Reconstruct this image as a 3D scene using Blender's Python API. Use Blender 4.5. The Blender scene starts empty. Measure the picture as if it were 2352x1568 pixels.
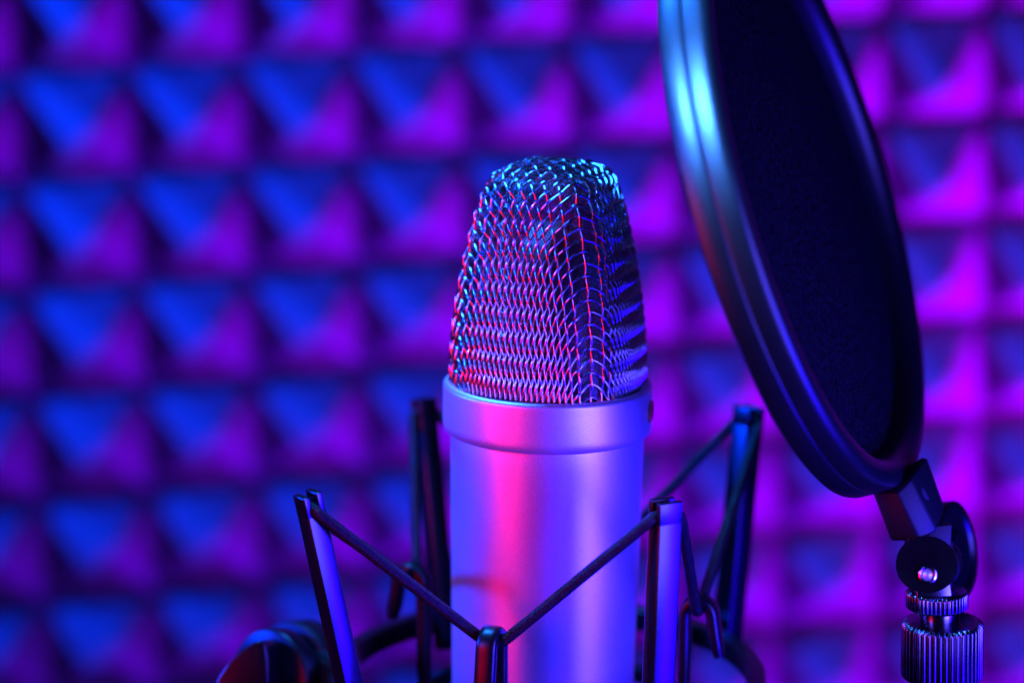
import bpy, bmesh, math, random
from mathutils import Vector, Matrix
from math import sin, cos, pi, radians, sqrt, atan2
random.seed(4)
scene = bpy.context.scene
S = 0.001                                   # the script works in millimetres
col = scene.collection

# ------------------------------------------------------------------ camera
FPX = 5553.3
TH = radians(12.5)
DIST = 627.0
F = Vector((0, cos(TH), -sin(TH))); X = Vector((1, 0, 0)); U = Vector((0, sin(TH), cos(TH)))
CAM = -DIST * (F + X * (81 / FPX) - U * (202 / FPX))
def ray(px, py): return F + X * ((px - 1176) / FPX) - U * ((py - 784) / FPX)
def at(px, py, d): return CAM + ray(px, py) * d
def at_z(px, py, z):
    r = ray(px, py); return CAM + r * ((z - CAM.z) / r.z)
def at_y(px, py, y):
    r = ray(px, py); return CAM + r * ((y - CAM.y) / r.y)

cd = bpy.data.cameras.new('camera'); cam = bpy.data.objects.new('camera', cd); col.objects.link(cam)
cam.location = CAM * S
cam.rotation_euler = (pi / 2 - TH, 0, 0)
cd.sensor_width = 36; cd.lens = 85; cd.clip_start = 0.01; cd.clip_end = 50
cd.dof.use_dof = True; cd.dof.focus_distance = 0.594; cd.dof.aperture_fstop = 5.0
scene.camera = cam

# ------------------------------------------------------------------ world and lamps
w = bpy.data.worlds.new('World'); scene.world = w; w.use_nodes = True
bg = w.node_tree.nodes['Background']; bg.inputs[0].default_value = (0.01, 0.004, 0.06, 1); bg.inputs[1].default_value = 0.03
def area(name, loc, target, size, power, color, spread=180, sy=None):
    l = bpy.data.lights.new(name, 'AREA'); l.energy = power; l.color = color
    l.shape = 'RECTANGLE' if sy else 'DISK'; l.size = size * S
    if sy: l.size_y = sy * S
    l.spread = radians(spread)
    o = bpy.data.objects.new(name, l); col.objects.link(o)
    o.location = Vector(loc) * S
    o.rotation_euler = (Vector(target) - Vector(loc)).to_track_quat('-Z', 'Y').to_euler()
    return o
area('blue_lamp', (-560, -400, 250), (0, 0, 30), 150, 0.21, (0.0003, 0.060, 1.0), 44)
area('side_lamp', (-950, 120, 225), (0, 440, 0), 120, 14.0, (0.0, 0.034, 1.0), 84)
area('back_lamp', (-150, 110, 420), (0, 0, 60), 140, 0.85, (0.012, 0.17, 1.0), 60)
area('top_lamp', (-130, -240, 290), (95, -60, 120), 70, 1.25, (0.05, 0.24, 1.0), 31)
area('magenta_lamp', (510, 90, -450), (170, 476, 0), 160, 5.6, (0.27, 0.0, 1.0), 70)
area('floor_lamp', (60, 190, -960), (0, 476, -10), 160, 3.0, (0.16, 0.0, 1.0), 48)
area('pink_lamp', (450, 260, -180), (250, 476, -20), 110, 2.6, (0.42, 0.0, 1.0), 84)
area('red_lamp', (-232, -205, 5), (0, 0, 0), 135, 0.10, (1.0, 0.0, 0.0), 60, 190)
area('violet_lamp', (235, -260, 10), (0, 0, 0), 120, 0.72, (0.08, 0.055, 1.0), 80, 240)
area('rim_lamp', (238, -160, -105), (0, 0, -40), 64, 0.9, (0.012, 0.0, 1.0), 80, 240)

scene.view_settings.view_transform = 'Standard'; scene.view_settings.look = 'None'
scene.view_settings.exposure = 0; scene.view_settings.gamma = 1
scene.render.engine = 'CYCLES'

# ------------------------------------------------------------------ materials
def new_mat(name):
    m = bpy.data.materials.new(name); m.use_nodes = True
    return m, m.node_tree.nodes, m.node_tree.links, m.node_tree.nodes['Principled BSDF']
def bump(m, n, l, p, tex, strength, dist):
    b = n.new('ShaderNodeBump'); b.inputs['Strength'].default_value = strength; b.inputs['Distance'].default_value = dist
    l.new(tex, b.inputs['Height']); l.new(b.outputs[0], p.inputs['Normal'])
def noise(n, l, scale, detail=2, rough=.5):
    tc = n.new('ShaderNodeTexCoord'); t = n.new('ShaderNodeTexNoise')
    t.inputs['Scale'].default_value = scale; t.inputs['Detail'].default_value = detail; t.inputs['Roughness'].default_value = rough
    l.new(tc.outputs['Object'], t.inputs['Vector']); return t
def ramp(n, l, src, stops):
    r = n.new('ShaderNodeValToRGB'); e = r.color_ramp.elements
    e[0].position, e[0].color = stops[0]; e[1].position, e[1].color = stops[1]
    l.new(src, r.inputs[0]); return r
def simple(name, color, rough, metal=0.0, spec=.5, nscale=900, nstr=.15, ndist=.0001, rvar=.08, coat=0):
    m, n, l, p = new_mat(name)
    p.inputs['Metallic'].default_value = metal; p.inputs['Specular IOR Level'].default_value = spec
    p.inputs['Coat Weight'].default_value = coat
    t = noise(n, l, nscale)
    c = ramp(n, l, t.outputs[0], ((.3, (*[v * .85 for v in color], 1)), (.7, (*[min(1, v * 1.12) for v in color], 1))))
    l.new(c.outputs[0], p.inputs['Base Color'])
    t2 = noise(n, l, 60, 4)
    mr = n.new('ShaderNodeMapRange'); mr.inputs['To Min'].default_value = max(.02, rough - rvar); mr.inputs['To Max'].default_value = rough + rvar
    l.new(t2.outputs[0], mr.inputs['Value']); l.new(mr.outputs[0], p.inputs['Roughness'])
    if nstr: bump(m, n, l, p, t.outputs[0], nstr, ndist)
    return m
M = {}
M['satin'] = simple('satin_aluminium', (.80, .78, .82), .45, .9, .5, 3500, .35, .00006, .03)
M['wire'] = simple('nickel_wire', (.78, .76, .78), .2, 1.0, nscale=2500, nstr=.1, ndist=.00002, rvar=.06)
M['fine'] = simple('fine_nickel_mesh', (.18, .18, .20), .22, 1.0, nstr=0)
M['inner'] = simple('dark_cavity', (.02, .02, .025), .5, nstr=0)
M['brass'] = simple('capsule_metal', (.26, .27, .30), .55, 1.0, nstr=0)
M['gold'] = simple('gold_badge', (.75, .45, .12), .25, 1.0, nstr=0)
M['black'] = simple('black_moulded_plastic', (.004, .004, .005), .32, 0, .4, 2600, .5, .00006, .05)
M['painted'] = simple('black_painted_metal', (.004, .004, .005), .25, .0, .8, 3000, .35, .00005, .05)
M['chrome'] = simple('black_nickel', (.20, .20, .22), .2, 1.0, nscale=1800, nstr=.12, ndist=.00003)
M['screw'] = simple('bright_steel', (.85, .85, .85), .16, 1.0, nscale=3000, nstr=.6, ndist=.0001)
M['matte'] = simple('matte_black_plastic', (.004, .004, .005), .5, 0, .35, 2200, .4, .00008, .04)
M['socket'] = simple('worn_steel_socket', (.8, .8, .8), .5, 1.0, nscale=1500, nstr=.5, ndist=.0002)
M['rubber'] = simple('rubber_hoop', (.004, .004, .005), .38, 0, .6, 1500, .12, .00005, .06)

m, n, l, p = new_mat('elastic_braid'); M['cord'] = m
p.inputs['Roughness'].default_value = .3; p.inputs['Specular IOR Level'].default_value = .3
t = noise(n, l, 2600, 3)
c = ramp(n, l, t.outputs[0], ((.35, (.002, .002, .002, 1)), (.7, (.012, .012, .014, 1)))); l.new(c.outputs[0], p.inputs['Base Color'])
bump(m, n, l, p, t.outputs[0], 1.0, .0005)

m, n, l, p = new_mat('nylon_screen'); M['nylon'] = m
tc = n.new('ShaderNodeTexCoord')
mp = n.new('ShaderNodeMapping'); mp.inputs['Scale'].default_value = (900, 2600, 900); l.new(tc.outputs['Object'], mp.inputs[0])
t = n.new('ShaderNodeTexNoise'); t.inputs['Scale'].default_value = 1; t.inputs['Detail'].default_value = 3; l.new(mp.outputs[0], t.inputs['Vector'])
c = ramp(n, l, t.outputs[0], ((.42, (.0005, .0005, .0005, 1)), (.66, (.014, .014, .017, 1)))); l.new(c.outputs[0], p.inputs['Base Color'])
p.inputs['Roughness'].default_value = .75; p.inputs['Specular IOR Level'].default_value = .03
bump(m, n, l, p, t.outputs[0], .8, .0003)

m, n, l, p = new_mat('acoustic_foam'); M['foam'] = m
t = noise(n, l, 1400, 4, .7); t2 = noise(n, l, 14, 3)
c = ramp(n, l, t.outputs[0], ((.35, (.095, .095, .1, 1)), (.65, (.15, .15, .155, 1))))
l.new(c.outputs[0], p.inputs['Base Color']); p.inputs['Roughness'].default_value = .95; p.inputs['Specular IOR Level'].default_value = .1
bump(m, n, l, p, t.outputs[0], .6, .0008)

# ------------------------------------------------------------------ mesh helpers
class MB:
    def __init__(s): s.v = []; s.f = []
    def add(s, vs, fs):
        o = len(s.v); s.v += [Vector(v) for v in vs]; s.f += [tuple(i + o for i in f) for f in fs]
def build(name, mb, mat, parent=None, smooth=35, xf=None):
    """link one mesh; points are world millimetres (after xf)"""
    off = Vector(parent['_o']) if parent is not None and '_o' in parent else Vector((0, 0, 0))
    p = parent
    while p is not None and p.type != 'EMPTY': p = p.parent
    if p is not None: off = OFF[p.name]
    if xf is None and p is not None: xf = XF.get(p.name)
    me = bpy.data.meshes.new(name)
    pts = [((xf @ v) if xf else v) for v in mb.v]
    me.from_pydata([tuple((q - off) * S) for q in pts], [], mb.f)
    me.update(); me.polygons.foreach_set('use_smooth', [True] * len(me.polygons))
    if smooth: me.set_sharp_from_angle(angle=radians(smooth))
    me.materials.append(mat)
    o = bpy.data.objects.new(name, me); col.objects.link(o)
    if parent is not None: o.parent = parent
    return o
OFF = {}; XF = {}
def thing(name, loc, label, cat, xf=None):
    o = bpy.data.objects.new(name, None); col.objects.link(o); o.empty_display_size = .01
    o.location = Vector(loc) * S; OFF[o.name] = Vector(loc)
    if xf: XF[o.name] = xf
    o['label'] = label; o['category'] = cat
    return o
def lathe(profile, seg=128, origin=(0, 0, 0), frame=None, closed=False, rfun=None):
    """profile: (radius, height) list; frame columns e1,e2,axis"""
    mb = MB(); o = Vector(origin)
    e1, e2, ax = frame or (Vector((1, 0, 0)), Vector((0, 1, 0)), Vector((0, 0, 1)))
    n = len(profile); vs = []
    for j, (r, h) in enumerate(profile):
        for i in range(seg):
            a = 2 * pi * i / seg; rr = rfun(r, h, a, j) if rfun else r
            vs.append(o + e1 * (rr * cos(a)) + e2 * (rr * sin(a)) + ax * h)
    fs = []
    for j in range(n if closed else n - 1):
        k = (j + 1) % n
        for i in range(seg):
            i2 = (i + 1) % seg; fs.append((j * seg + i, j * seg + i2, k * seg + i2, k * seg + i))
    if not closed:
        fs.append(tuple(range(seg))[::-1]); fs.append(tuple((n - 1) * seg + i for i in range(seg)))
    mb.add(vs, fs); return mb
def rprofile(r, h0, h1, b=.4, k=3):
    """cylinder outline with rounded edges"""
    out = []
    for i in range(k + 1):
        a = pi / 2 * i / k; out.append((r - b + b * sin(a), h0 + b - b * cos(a)))
    for i in range(k + 1):
        a = pi / 2 * i / k; out.append((r - b + b * cos(a), h1 - b + b * sin(a)))
    return out
def frame_from(ax, hint=(0, 0, 1)):
    ax = Vector(ax).normalized(); h = Vector(hint)
    if abs(ax.dot(h)) > .95: h = Vector((1, 0, 0))
    e1 = h.cross(ax).normalized(); return e1, ax.cross(e1).normalized(), ax
def hull(points, bev=.5, seg=3):
    bm = bmesh.new()
    for p in points: bm.verts.new(p)
    r = bmesh.ops.convex_hull(bm, input=bm.verts)
    bmesh.ops.delete(bm, geom=[g for g in r['geom_interior'] if isinstance(g, bmesh.types.BMVert)], context='VERTS')
    bmesh.ops.dissolve_limit(bm, angle_limit=radians(2), verts=bm.verts, edges=bm.edges)
    ed = [e for e in bm.edges if len(e.link_faces) == 2 and e.calc_face_angle() > radians(20)]
    if bev: bmesh.ops.bevel(bm, geom=ed, offset=bev, segments=seg, profile=.5, affect='EDGES')
    bmesh.ops.recalc_face_normals(bm, faces=bm.faces)
    mb = MB(); bm.verts.index_update()
    mb.add([v.co.copy() for v in bm.verts], [[v.index for v in f.verts] for f in bm.faces]); bm.free()
    return mb
def bar(p0, p1, a, b, wa, wb, bev=.5, taper=1.0):
    """box from p0 to p1, half widths wa along a and wb along b"""
    pts = []
    for P, s in ((p0, 1), (p1, taper)):
        for i in (-1, 1):
            for j in (-1, 1): pts.append(Vector(P) + Vector(a) * (i * wa * s) + Vector(b) * (j * wb * s))
    return hull(pts, bev)
def tube(path, rad, sides=8, mb=None, closed=False, braid=False, cap=True):
    mb = mb or MB(); n = len(path); vs = []; L = 0
    t0 = (path[1] - path[0]).normalized()
    nrm = t0.orthogonal().normalized()
    for i, p in enumerate(path):
        if closed: t = (path[(i + 1) % n] - path[i - 1]).normalized()
        else: t = (path[min(i + 1, n - 1)] - path[max(i - 1, 0)]).normalized()
        nrm = (nrm - t * nrm.dot(t)).normalized(); bn = t.cross(nrm)
        if i: L += (p - path[i - 1]).length
        r = rad(i) if callable(rad) else rad
        for k in range(sides):
            a = 2 * pi * k / sides
            rr = r * (1 + (.16 * sin(4 * a + L * 3.6) * sin(4 * a - L * 3.6) if braid else 0))
            vs.append(p + nrm * (rr * cos(a)) + bn * (rr * sin(a)))
    fs = []
    for i in range(n if closed else n - 1):
        j = (i + 1) % n
        for k in range(sides):
            k2 = (k + 1) % sides; fs.append((i * sides + k, i * sides + k2, j * sides + k2, j * sides + k))
    if cap and not closed: fs.append(tuple(range(sides))[::-1]); fs.append(tuple((n - 1) * sides + k for k in range(sides)))
    mb.add(vs, fs); return mb
def strip(path, side, wid, thick, mb=None):
    """rounded flat strip swept along path; side = width direction"""
    mb = mb or MB(); n = len(path); vs = []; side = Vector(side).normalized(); K = 16
    for i, p in enumerate(path):
        t = (path[min(i + 1, n - 1)] - path[max(i - 1, 0)]).normalized(); nn = t.cross(side)
        sc = .72 if i in (0, n - 1) else 1
        for k in range(K):
            a = 2 * pi * (k + .5) / K; c, s_ = cos(a), sin(a)
            x = math.copysign(abs(c) ** .62, c) * wid / 2 * sc; y = math.copysign(abs(s_) ** .62, s_) * thick / 2 * sc
            vs.append(p + side * x + nn * y)
    fs = []
    for i in range(n - 1):
        for k in range(K):
            k2 = (k + 1) % K; fs.append((i * K + k, i * K + k2, (i + 1) * K + k2, (i + 1) * K + k))
    fs.append(tuple(range(K))[::-1]); fs.append(tuple((n - 1) * K + k for k in range(K)))
    mb.add(vs, fs); return mb

# ------------------------------------------------------------------ acoustic foam wall
def solve(A, b):
    n = len(b); Mx = [r[:] + [v] for r, v in zip(A, b)]
    for i in range(n):
        pv = max(range(i, n), key=lambda r: abs(Mx[r][i])); Mx[i], Mx[pv] = Mx[pv], Mx[i]
        for r in range(n):
            if r != i:
                q = Mx[r][i] / Mx[i][i]
                for c_ in range(i, n + 1): Mx[r][c_] -= q * Mx[i][c_]
    return [Mx[i][n] / Mx[i][i] for i in range(n)]
WALL_Y = 476.0
pairs = [((0, 1), (64, 430)), ((8, 1), (2037, 280)), ((0, 5), (108, 1382)), ((7, 5), (1790, 1216))]
A = []; B = []
for (u, v), (px, py) in pairs:
    q = at_y(px, py, WALL_Y); x_, z_ = q.x, q.z
    A.append([u, v, 1, 0, 0, 0, -u * x_, -v * x_]); B.append(x_)
    A.append([0, 0, 0, u, v, 1, -u * z_, -v * z_]); B.append(z_)
h_ = solve(A, B)
def node(u, v):
    d = h_[6] * u + h_[7] * v + 1
    return (h_[0] * u + h_[1] * v + h_[2]) / d, (h_[3] * u + h_[4] * v + h_[5]) / d
def foam():
    mb = MB(); N = 14; u0, u1, v0, v1 = -4, 13, -4, 10; H = 41.0
    nu, nv = (u1 - u0) * N + 1, (v1 - v0) * N + 1
    for j in range(nv):
        for i in range(nu):
            u = u0 + i / N; v = v0 + j / N
            s = u % 1; t = v % 1
            a, b = abs(2 * s - 1), abs(2 * t - 1)
            mx = (a ** 9 + b ** 9) ** (1 / 9)
            mx = min(1, mx)
            h = 1 - sqrt(mx * mx + .012) / sqrt(1.012)
            h = max(0, h); h = h * h / (h + .05) * 1.05
            ci, cj = math.floor(u), math.floor(v); r = random.Random(ci * 97 + cj * 13)
            jx, jz = r.uniform(-1.6, 1.6), r.uniform(-1.6, 1.6)
            x, z = node(u, v)
            cu = max(0, min(9, u)); cv_ = max(0, min(6, v)); jx += 14 + cv_ - 1.9 * cu; jz += 5 + 2.6 * cv_ - 1.5 * cu      # the foam leans a little
            mb.v.append(Vector((x + jx * h, WALL_Y - H * h * (1 + r.uniform(-.03, .03)), z + jz * h)))
    for j in range(nv - 1):
        for i in range(nu - 1):
            a = j * nu + i; mb.f.append((a, a + 1, a + nu + 1, a + nu))
    # backing slab so that the panel has thickness
    xs = [node(u0, v0), node(u1, v0), node(u1, v1), node(u0, v1)]
    o = len(mb.v)
    for x, z in xs: mb.v.append(Vector((x, WALL_Y + 12, z)))
    c = [0, nu - 1, nu * nv - 1, nu * (nv - 1)]
    mb.f.append((o + 3, o + 2, o + 1, o))
    for k in range(4): k2 = (k + 1) % 4; mb.f.append((c[k2], c[k], o + k, o + k2))
    return mb
fo = build('acoustic_foam', foam(), M['foam'], smooth=70)
fo['label'] = 'pyramid studio foam covering the wall behind the microphone'; fo['category'] = 'acoustic foam'

# ------------------------------------------------------------------ microphone
LEAN = Matrix.Rotation(radians(.8), 3, 'Y')
mic = thing('condenser_microphone', (0, 0, -95), 'silver side-address microphone with woven wire grille, standing upright in the black cradle', 'microphone', LEAN)
def arcpts(cx, cz, r, a0, a1, k=8): return [(cx + r * cos(a0 + (a1 - a0) * i / k), cz + r * sin(a0 + (a1 - a0) * i / k)) for i in range(k + 1)]
body = [(0.01, -95), (20, -95), (23.2, -94), (23.7, -92)] + [(23.75 + 1.35 * (i / 24), -92 + 91.6 * i / 24) for i in range(25)] + [(25.0, 1.0)]
build('body', lathe(body, 192), M['satin'], mic)
band = [(24.2, 0.1), (25.35, 0.1)] + arcpts(25.6, 1.6, 1.45, -pi / 2, -.55, 6) + [(27.05, 2.4), (27.1, 3.2), (27.1, 11.4)] + arcpts(25.75, 11.9, 1.35, 0, pi / 2, 9) + [(25.5, 13.2), (25.35, 12.9), (25.35, 11), (25.3, 8), (24.2, 8)]
band_o = build('collar_band', lathe(band, 192, closed=True), M['satin'], mic)

ROT = radians(-21)
R0, TA, TB, ZB, HG = 24.9, 15.2, 19.0, 10.0, 60.2
def sect(z, inset=0.0):
    """half sizes and roundness of the grille at height z above its foot"""
    t = max(0, min(1, z / HG)); e = min(1, t / .86) ** 1.5
    a = R0 + (TA - R0) * e; b = R0 + (TB - R0) * e; n_ = 2 + 2.0 * min(1, t * 1.15) ** .9
    return a, b, n_
def cap(z): return sqrt(max(0, 1 - (min(1, z / HG)) ** 20))
# meridian table (mean size): arc length from the top
TAB = []
NS = 1400; zz = []
for i in range(NS + 1):
    q = i / NS; cp = sin(min(1, q / .45) * pi / 2) if q < .45 else 1
    if q < .45:
        c_ = sin(q / .45 * pi / 2); z = HG * (max(0, 1 - c_ * c_)) ** (1 / 20)
    else: z = None
    zz.append((q, z))
def build_table(inset):
    pts = []
    for i in range(700):
        c_ = sin(i / 700 * pi / 2); z = HG * (1 - c_ * c_) ** (1 / 20)
        pts.append((c_, z))
    zl = pts[-1][1]
    for i in range(1, 500):
        z = zl * (1 - i / 499); pts.append((cap(z), z))
    out = []; s = 0; last = None
    for c_, z in pts:
        a, b, n_ = sect(z); r = (a + b) / 2 * c_ * .97
        if last: s += sqrt((r - last[0]) ** 2 + (z - last[1]) ** 2)
        last = (r, z); out.append((s, c_, z))
    return out
TAB = build_table(0)
import bisect
SS = [t[0] for t in TAB]; SMAX = SS[-1]
def lookup(s):
    s = max(0, min(SMAX - 1e-6, s)); i = bisect.bisect_right(SS, s) - 1; i = max(0, min(len(TAB) - 2, i))
    f_ = (s - SS[i]) / max(1e-9, SS[i + 1] - SS[i])
    return TAB[i][1] + (TAB[i + 1][1] - TAB[i][1]) * f_, TAB[i][2] + (TAB[i + 1][2] - TAB[i][2]) * f_
def ring_at(s, inset=0.0, M_=128):
    c_, z = lookup(s); a, b, n_ = sect(z)
    a = max(.001, a * c_ - inset * min(1, c_ * 1.3)); b = max(.001, b * c_ - inset * min(1, c_ * 1.3))
    zz_ = ZB + z - inset * (1 - c_ ** 3)
    # outline from corner (parameter 45 deg) round, by arc length per quadrant
    pts = []
    for i in range(M_ + 1):
        p_ = pi / 4 + 2 * pi * i / M_; cc, s_ = cos(p_), sin(p_)
        pts.append((math.copysign(abs(cc) ** (2 / n_), cc) * a, math.copysign(abs(s_) ** (2 / n_), s_) * b))
    quads = []
    for q in range(4):
        seg = pts[q * M_ // 4:(q + 1) * M_ // 4 + 1]; L = [0]
        for i in range(1, len(seg)): L.append(L[-1] + math.hypot(seg[i][0] - seg[i - 1][0], seg[i][1] - seg[i - 1][1]))
        quads.append((seg, L))
    return quads, zz_, sum(q[1][-1] for q in quads)
def ring_pt(ring, q, f_):
    quads, z, per = ring
    if f_ >= 1: q += 1; f_ -= 1
    seg, L = quads[q % 4]; t = f_ * L[-1]
    i = max(0, min(len(L) - 2, bisect.bisect_right(L, t) - 1)); g = (t - L[i]) / max(1e-9, L[i + 1] - L[i])
    x = seg[i][0] + (seg[i + 1][0] - seg[i][0]) * g; y = seg[i][1] + (seg[i + 1][1] - seg[i][1]) * g
    return Vector((x * cos(ROT) - y * sin(ROT), x * sin(ROT) + y * cos(ROT), z))
def weave(p, inset, rad, sub, sides, amp, hmin=.35, kmax=999):
    # heights of successive rings of the draped cloth
    s = 0; rings = [ring_at(0.02, inset)]; svals = [0]
    k = 0
    while True:
        k += 1
        per = ring_at(max(s, .3), inset)[2]; w_ = per / (4 * k) if s > 8 else 1.414 * p
        h = sqrt(max((hmin * p) ** 2, p * p - (w_ / 2) ** 2))
        s += h
        if s > SMAX or k > kmax: break
        rings.append(ring_at(s, inset)); svals.append(s)
    K = len(rings) - 1
    rc = {}
    def ringc(s_):
        q = round(s_ / .12)
        if q not in rc: rc[q] = ring_at(q * .12, inset)
        return rc[q]
    E_ = math.exp(-1 / 1.1); sc1 = p / 3.22
    def P(i, j):
        k = abs(i) + abs(j)
        if k == 0: return Vector((0, 0, rings[0][1]))
        # quadrant walk: (k,0)->(0,k)->(-k,0)->(0,-k)
        if i > 0 and j >= 0: q, n1 = 0, j
        elif i <= 0 and j > 0: q, n1 = 1, -i
        elif i < 0 and j <= 0: q, n1 = 2, -j
        else: q, n1 = 3, i
        shear = max(0, min(1, (svals[k] - 12) / 22))
        # the cloth stays square over the corners and shears on the flats
        X_ = 1.3 * shear * min(1, 22 / k)
        tot = k + 2 * X_ * (1 - E_ ** (k / 2)) / (1 - E_)
        def cum(m_): return m_ + X_ * (1 - E_ ** m_) / (1 - E_)
        f_ = cum(n1) / tot if n1 <= k / 2 else 1 - cum(k - n1) / tot
        m_ = min(n1, k - n1)
        off = 1.9 * sc1 * shear * (1 - E_ ** m_)
        return ring_pt(ringc(max(.1, svals[k] - off)), q, f_)
    cache = {}
    def pt(i, j):
        if (i, j) not in cache: cache[(i, j)] = P(i, j)
        return cache[(i, j)]
    def nrm(i, j):
        def g(a, b):
            return pt(a, b) if abs(a) + abs(b) <= K else None
        a, b = g(i + 1, j) or pt(i, j), g(i - 1, j) or pt(i, j)
        c_, d = g(i, j + 1) or pt(i, j), g(i, j - 1) or pt(i, j)
        v = (a - b).cross(c_ - d)
        if v.length < 1e-6: v = Vector((pt(i, j).x, pt(i, j).y, .1))
        v.normalize(); o = pt(i, j) - Vector((0, 0, ZB + 12))
        return v if v.dot(o) > 0 else -v
    mb = MB(); ncache = {}; mb.send = svals[-1]
    for fam in (0, 1):
        for c0 in range(-K + 1, K):
            m_ = K - abs(c0); line = []
            for t in range(-m_, m_ + 1):
                ij = (t, c0) if fam == 0 else (c0, t)
                if ij not in ncache: ncache[ij] = nrm(*ij)
                up = 1 if (ij[0] + ij[1] + fam) % 2 == 0 else -1
                line.append(pt(*ij) + ncache[ij] * (amp * up))
            if len(line) < 3: continue
            path = []
            n_ = len(line)
            for a in range(n_ - 1):
                p0, p1, p2, p3 = line[max(a - 1, 0)], line[a], line[a + 1], line[min(a + 2, n_ - 1)]
                for q in range(sub):
                    u = q / sub; u2, u3 = u * u, u * u * u
                    path.append(.5 * ((2 * p1) + (p2 - p0) * u + (2 * p0 - 5 * p1 + 4 * p2 - p3) * u2 + (3 * p1 - p0 - 3 * p2 + p3) * u3))
            path.append(line[-1])
            tube(path, rad, sides, mb)
    return mb
gr = build('wire_grille', weave(3.22, 0, .32, 5, 8, .31), M['wire'], mic, smooth=60)
fine = weave(.82, 1.1, .10, 1, 4, .05, kmax=46)
S0, NF, HF = fine.send, 184, .45
rows = int((SMAX - S0) / HF); rg = [ring_at(S0 + i * HF - .4, 1.1) for i in range(rows)]
for sg in (-1, 1):
    for n0 in range(NF):
        pth = []
        for i in range(rows):
            q = ((n0 + sg * i * .5) / NF % 1) * 4
            v_ = ring_pt(rg[i], int(q), q % 1)
            rr_ = 1 + .0016 * (1 if (i + (sg > 0)) % 2 else -1)
            pth.append(Vector((v_.x * rr_, v_.y * rr_, v_.z)))
        tube(pth, .10, 4, fine)
build('inner_screen', fine, M['fine'], gr, smooth=0)
cr = frame_from((cos(ROT), sin(ROT), 0))
cap_o = Vector((0, 0, ZB + 30))
cp = build('capsule', lathe([(0.01, -4)] + rprofile(14.5, -4, 4, .8)[1:-1] + [(12, 4), (11.6, 3.4), (.01, 3.4)], 64, cap_o, cr), M['brass'], mic)
build('capsule_stand', bar((0, 0, ZB - 2), (0, 0, ZB + 17), (1, 0, 0), (0, 1, 0), 4, 4, .5), M['inner'], mic)
build('grille_floor', lathe([(.01, 8.5)] + rprofile(24.1, 8.5, 10, .3)[1:-1] + [(.01, 10)], 96), M['inner'], mic)
# round badge let into the band
ba = Vector((cos(radians(-15)), sin(radians(-15)), 0)); bf = frame_from(ba)
build('badge', lathe([(.01, 26.7)] + [(2.7, 26.7), (3.0, 26.9), (3.0, 27.25), (2.7, 27.45), (2.2, 27.3), (.01, 27.3)], 48, (0, 0, 7.0), bf), M['gold'], band_o)

# ------------------------------------------------------------------ shock mount
sm = thing('shock_mount', (0, 0, -100), 'black cradle of four upright arms laced with elastic cord around the microphone', 'shock mount')
ORZ, IRZ = -68.0, -75.5
ARMS = []
for (tx, ty), (bx, by), wr, wt in (((706, 1132), (800, 1560), 2.75, 2.5), ((1530, 1148), (1524, 1568), 2.6, 3.3), ((1721, 932), (1672, 1440), 2.9, 3.5), ((972, 915), (1018, 1400), 2.6, 2.9)):
    top = at_z(tx, ty, -4.0); d = Vector((top.x, top.y, 0)).normalized()
    # foot: on the radial vertical plane through the top, seen at (bx, by)
    r = ray(bx, by); nrm_ = Vector((-d.y, d.x, 0))
    # lean chosen so that the foot lands on the outer ring radius or the seen line
    foot = CAM + r * (-CAM.dot(nrm_) / r.dot(nrm_)) if abs(r.dot(nrm_)) > .2 else None
    ARMS.append((top, foot, d, wr, wt))
ring_r = 56.5
arm_parts = []
for top, foot, d, wr, wt in ARMS:
    rt = Vector((top.x, top.y, 0)).length
    if foot is not None and -110 < foot.z < -30:
        sl = (rt - Vector((foot.x, foot.y, 0)).length) / (top.z - foot.z)
    else: sl = .12
    sl = max(.05, min(.40, sl))
    zb = -74.0
    bot = d * (rt - sl * (top.z - zb)) + Vector((0, 0, zb))
    tp = d * rt + Vector((0, 0, top.z))
    ax = (tp - bot).normalized(); tang = Vector((-d.y, d.x, 0)); rad_ = tang.cross(ax).normalized()
    if rad_.dot(d) < 0: rad_ = -rad_
    sh = tp - ax * 5.0
    arm = build('arm', bar(bot, sh, rad_, tang, wr, wt, .45), M['painted'], sm)
    g = .95
    build('prong', bar(sh - ax * .6, tp, rad_, tang, (wr - g) / 2, wt - .02, .3), M['painted'], arm).matrix_world
    # shift the two prongs to the outside and inside of the slot
    arm_parts.append((arm, tp, sh, ax, rad_, tang, wr, wt, g))
for o in [o for o in bpy.data.objects if o.name.startswith('prong')]: bpy.data.objects.remove(o)
for arm, tp, sh, ax, rad_, tang, wr, wt, g in arm_parts:
    hw = (wr - g) / 2
    for sg, dz in ((1, 0), (-1, 0)):
        c_ = rad_ * (sg * (wr - hw))
        build('prong', bar(sh - ax * .6 + c_, tp + c_, rad_, tang, hw - .015, wt - .02, .28), M['painted'], arm)
def flat_ring(r0, r1, z0, z1, c=(0, 0), b=.6):
    prof = [(r0, z0 + b), (r0 + b, z0), (r1 - b, z0), (r1, z0 + b), (r1, z1 - b), (r1 - b, z1), (r0 + b, z1), (r0, z1 - b)]
    return lathe(prof, 160, (c[0], c[1], 0), closed=True)
build('outer_ring', flat_ring(53.5, 58.0, ORZ - 3.2, ORZ + 3.2), M['black'], sm)
build('inner_ring', flat_ring(33.6, 37.0, IRZ - 2.5, IRZ + 2.0), M['black'], sm)
HA = [radians(a) for a in (-111, -17, 68, 157)]
HOOKS = []
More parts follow.
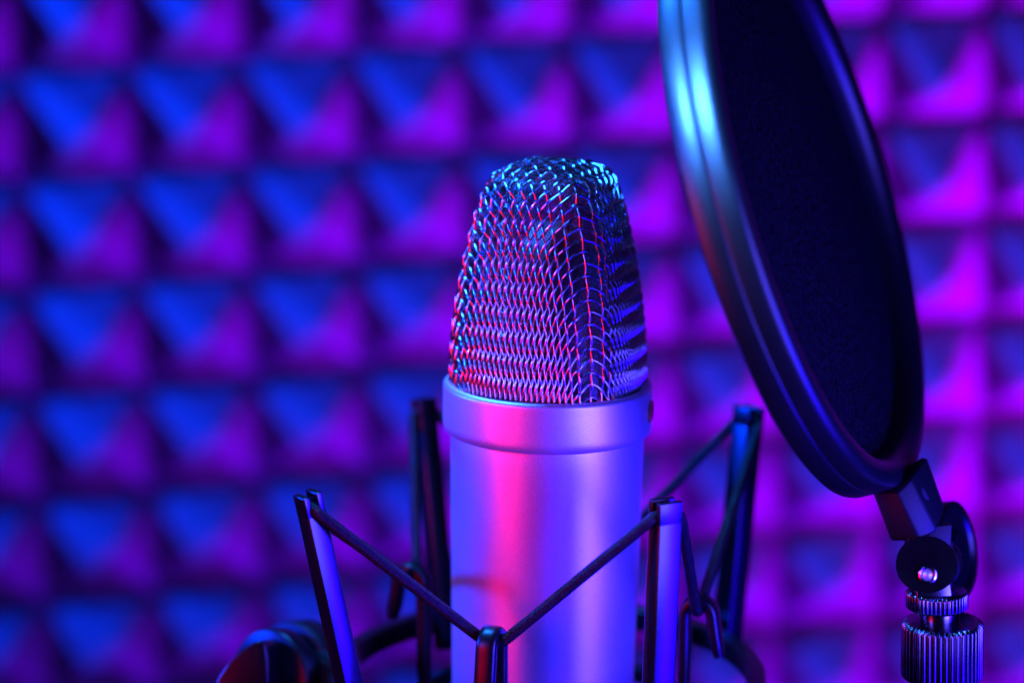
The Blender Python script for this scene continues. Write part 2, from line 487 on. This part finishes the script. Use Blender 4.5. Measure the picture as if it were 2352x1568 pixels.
for a, rr in zip(HA, (39.5, 41.0, 40.5, 39.5)):
    d = Vector((cos(a), sin(a), 0)); tg = Vector((-d.y, d.x, 0)); Zv = Vector((0, 0, 1))
    path = [d * (rr - 3.7) + Zv * z for z in (-77, -70, -62, -56, -51)]
    for i in range(0, 13):
        t = pi - pi * i / 12; path.append(d * (rr + 3.7 * cos(t)) + Zv * (-46.5 + 4.2 * sin(t)))
    path += [d * (rr + 4.2) + Zv * -50, d * (rr + 4.9) + Zv * -54, d * (rr + 5.5) + Zv * -57]
    build('hook', strip(path, tg, 5.4, 3.3), M['black'], sm)
    HOOKS.append((d, tg, rr, a))
# elastic cord: one closed loop, arm slot -> hook -> arm slot ...
order = []
arm_angles = sorted(range(4), key=lambda i: atan2(ARMS[i][2].y, ARMS[i][2].x))
hook_sorted = sorted(range(4), key=lambda i: HOOKS[i][3] if HOOKS[i][3] > -pi else HOOKS[i][3] + 2 * pi)
items = [('a', i, atan2(ARMS[i][2].y, ARMS[i][2].x)) for i in range(4)] + [('h', i, atan2(sin(HOOKS[i][3]), cos(HOOKS[i][3]))) for i in range(4)]
items.sort(key=lambda t: t[2])
ctrl = []
for kind, i, _ in items:
    if kind == 'a':
        arm, tp, sh, ax, rad_, tang, wr, wt, g = arm_parts[i]
        c_ = sh + ax * 1.35
        ctrl += [c_ - tang * (wt + .9) - Vector((0, 0, .9)), c_ - tang * wt * .8, c_ + tang * wt * .8, c_ + tang * (wt + .9) - Vector((0, 0, .9))]
    else:
        d, tg, rr, a = HOOKS[i]; c_ = d * rr + Vector((0, 0, -45.0))
        ctrl += [c_ - tg * 3.6 + Vector((0, 0, 1.2)), c_ - tg * 1.6 + Vector((0, 0, 0.0)), c_ + tg * 1.6, c_ + tg * 3.6 + Vector((0, 0, 1.2))]
path = []
n_ = len(ctrl)
for i in range(n_):
    a, b = ctrl[i], ctrl[(i + 1) % n_]; L = (b - a).length; k = max(2, int(L / .3))
    for q in range(k): path.append(a.lerp(b, q / k))
for _ in range(5):
    path = [(path[i - 1] + path[i] * 2 + path[(i + 1) % len(path)]) / 4 for i in range(len(path))]
build('elastic_cord', tube(path, 1.38, 20, closed=True, braid=True), M['cord'], sm, smooth=0)
# tilt joint and thumb wheel on the left
jx = at(650, 1560, 650)
ax_k = Vector((-.62, -.76, .18)).normalized()
fr = frame_from(ax_k)
joint = build('tilt_joint', lathe([(.01, -11)] + rprofile(15.5, -11, -2, 1.2, 5)[1:-1] + [(.01, -2)], 96, jx, fr), M['matte'], sm)
build('swivel_bracket', hull([jx + fr[0] * s1 * 8 + fr[1] * s2 * 12 - ax_k * q for s1 in (-1, 1) for s2 in (-1, 1) for q in (6, 16)] + [Vector((-50, -14, ORZ + z)) for z in (-4, 4)] + [Vector((-50, 12, ORZ + z)) for z in (-4, 4)], 1.5), M['black'], sm)
def kn(r, h, a, j): return r + (.45 * math.copysign(abs(cos(a * 9)) ** .5, cos(a * 9)) if .9 < h < 4.6 and r > 8 else 0)
build('thumb_wheel', lathe([(.01, -.5)] + rprofile(14.2, -.5, 6, 1.2, 5)[1:-1] + [(.01, 6)], 144, jx, fr), M['black'], joint)
wing = ((474, 1650), (500, 1556), (528, 1516), (560, 1487), (588, 1471), (602, 1471), (611, 1480), (616, 1520), (618, 1650))
build('clamp_wing', hull([at(x_, y_, 630) for x_, y_ in wing] + [at(x_ + 34, y_ - 4, 643) for x_, y_ in wing], .7), M['black'], joint)

# ------------------------------------------------------------------ pop filter
def cv(a): return X * a[0] + U * a[1] - F * a[2]
PD = 606.0
pn = cv((.90, .25, .375)).normalized()
pc = at(1896, 430, PD)
maj = cv((.298, -.954, 0)); maj = (maj - pn * maj.dot(pn)).normalized()
pf_fr = (maj, pn.cross(maj).normalized(), pn)
pf = thing('pop_filter', at(2165, 1700, 622), 'black round pop filter tilted beside the microphone, on a jointed clamp with knurled nut', 'pop filter')
hp = [(68.6, -8), (68.6, -4.5), (69.2, -2.2), (70.4, -.7), (72.0, -.1), (74.6, 0), (75.9, -.35), (76.6, -1.1), (76.9, -2.2), (77.15, -5.6), (77.1, -5.95), (76.98, -6.1), (77.1, -6.25), (77.25, -6.6), (77.3, -10.6), (76.9, -11.8), (75.6, -12.6), (72, -12.8), (69.3, -12.2), (68.6, -11)]
build('hoop', lathe(hp, 256, pc, pf_fr, closed=True), M['rubber'], pf)
sc_ = MB(); R_, NR, NA = 68.9, 40, 180
for i in range(NR + 1):
    for k in range(NA):
        r = R_ * i / NR; a = 2 * pi * k / NA
        h = -6.6 + 1.6 * (1 - (i / NR) ** 2)
        sc_.v.append(pc + pf_fr[0] * (r * cos(a)) + pf_fr[1] * (r * sin(a)) + pn * h)
for i in range(NR):
    for k in range(NA):
        k2 = (k + 1) % NA
        sc_.f.append((i * NA + k, i * NA + k2, (i + 1) * NA + k2, (i + 1) * NA + k))
build('mesh_screen', sc_, M['nylon'], pf, smooth=0)
# bracket that grips the hoop
def hp_(l): return [at(q[0], q[1], q[2] - 12) for q in l]
br = build('hoop_bracket', hull(hp_([(2002, 1128, 617), (2060, 1132, 612), (2092, 1100, 613), (2128, 1050, 620),
    (2046, 1242, 617), (2112, 1241, 612), (2153, 1218, 613), (2168, 1160, 619),
    (2062, 1110, 632), (2120, 1048, 632), (2085, 1225, 630), (2168, 1165, 630)]), .7), M['matte'], pf)
build('bracket_slot', hull(hp_([(2108, 1122, 614.2), (2122, 1118, 614.8), (2134, 1140, 615.0), (2136, 1168, 614.8), (2118, 1156, 613.2), (2116, 1130, 622), (2130, 1160, 622)]), .3), M['inner'], br)
# far thumb wheel
a1 = cv((.86, .12, .50)).normalized(); f1 = frame_from(a1, U)
tw = at(2188, 1262, 622)
build('thumb_wheel', lathe([(.01, -1.5), (9, -1.5), (10, -2.3)] + rprofile(12.6, -2.3, 2.2, .8, 4)[1:-1] + [(10.3, 2.2), (9.6, 1.2), (5.5, .9), (4.8, 2.4), (.01, 2.4)], 96, tw, f1), M['black'], pf)
# fork plates and screw
a2 = cv((-.20, .06, .97)).normalized(); f2 = frame_from(a2, U)
hc = at(2128, 1296, 599)
def oval(r, h, a, j): return r * (1 + .045 * cos(2 * a))
pl = build('hinge_plate', lathe([(.01, -2.2)] + rprofile(7.35, -2.2, 0, .25)[1:-1] + [(.01, 0)], 96, hc, f2, rfun=oval), M['chrome'], pf)
build('hinge_plate', lathe([(.01, -9.5)] + rprofile(7.35, -9.5, -7.3, .25)[1:-1] + [(.01, -7.3)], 96, hc + cv((.9, .3, 0)), f2, rfun=oval), M['chrome'], pf)
build('hinge_tongue', hull([hc + cv(v) for v in ((-5, 0, -2.6), (6.5, 1, -2.6), (-4, 9, -2.6), (7, 10, -2.6), (-5, 0, -7), (6.5, 1, -7), (-4, 9, -7), (7, 10, -7))], .6), M['matte'], pf)
build('fork_post', hull([hc + cv(v) for v in ((-2.4, -10, .0), (6.6, -10, .0), (5.6, -1, -.6), (-2.4, -4, -.2), (-2.4, -10, -9.4), (8.4, -10, -9.4), (7.4, -1, -9.4), (-2.4, -4, -9.4))], .3), M['chrome'], pf)
scp = hc + cv((.3, -2.5, 0)) + a2 * .0
build('hinge_screw', lathe([(1.2, -.4), (1.4, .25), (1.55, .75), (1.9, 1.0), (2.25, .8), (2.4, .2), (2.4, -.4)][::-1], 48, scp, f2, closed=True), M['screw'], pl)
build('screw_socket', lathe([(.01, -.3), (1.38, -.3), (1.38, .1), (1.15, .5), (.75, .78), (.35, .92), (.01, .95)], 32, scp, f2), M['socket'], pl)
# knurled stack
kc = at(2152, 1375, 604); va = cv((-.035, .975, .22)).normalized(); va = (Vector((0, 0, 1)) + X * -.03).normalized(); fk = frame_from(va, (0, 1, 0))
def knurl(n, dep):
    def fn(r, h, a, j): return r - dep * (.5 + .5 * cos(n * a)) ** 1.5 if r > 7.0 else r
    return fn
build('locking_ring', lathe([(.01, -2.4), (6.0, -2.4), (6.9, -2.3), (7.7, -1.8), (7.8, -1.4), (7.8, 1.4), (7.7, 1.8), (6.9, 2.3), (.01, 2.3)], 384, kc, fk, rfun=knurl(44, .45)), M['chrome'], pf)
build('neck', lathe([(.01, -8.5)] + rprofile(4.9, -8.5, -2.4, .2)[1:-1] + [(.01, -2.4)], 64, kc + X * .7, fk), M['chrome'], pf)
kc2 = at(2164, 1490, 604)
build('knurled_nut', lathe([(.01, -7.5), (6.5, -7.5), (9.2, -7.4), (10.1, -6.7), (10.2, -6.2), (10.2, 6.2), (10.1, 6.7), (9.3, 7.4), (6.5, 7.5), (.01, 7.5)], 480, kc2, fk, rfun=knurl(44, .65)), M['chrome'], pf)
build('gooseneck_stem', lathe([(.01, -30)] + rprofile(6.5, -30, -7.4, .3)[1:-1] + [(.01, -7.4)], 64, kc2, fk), M['black'], pf)
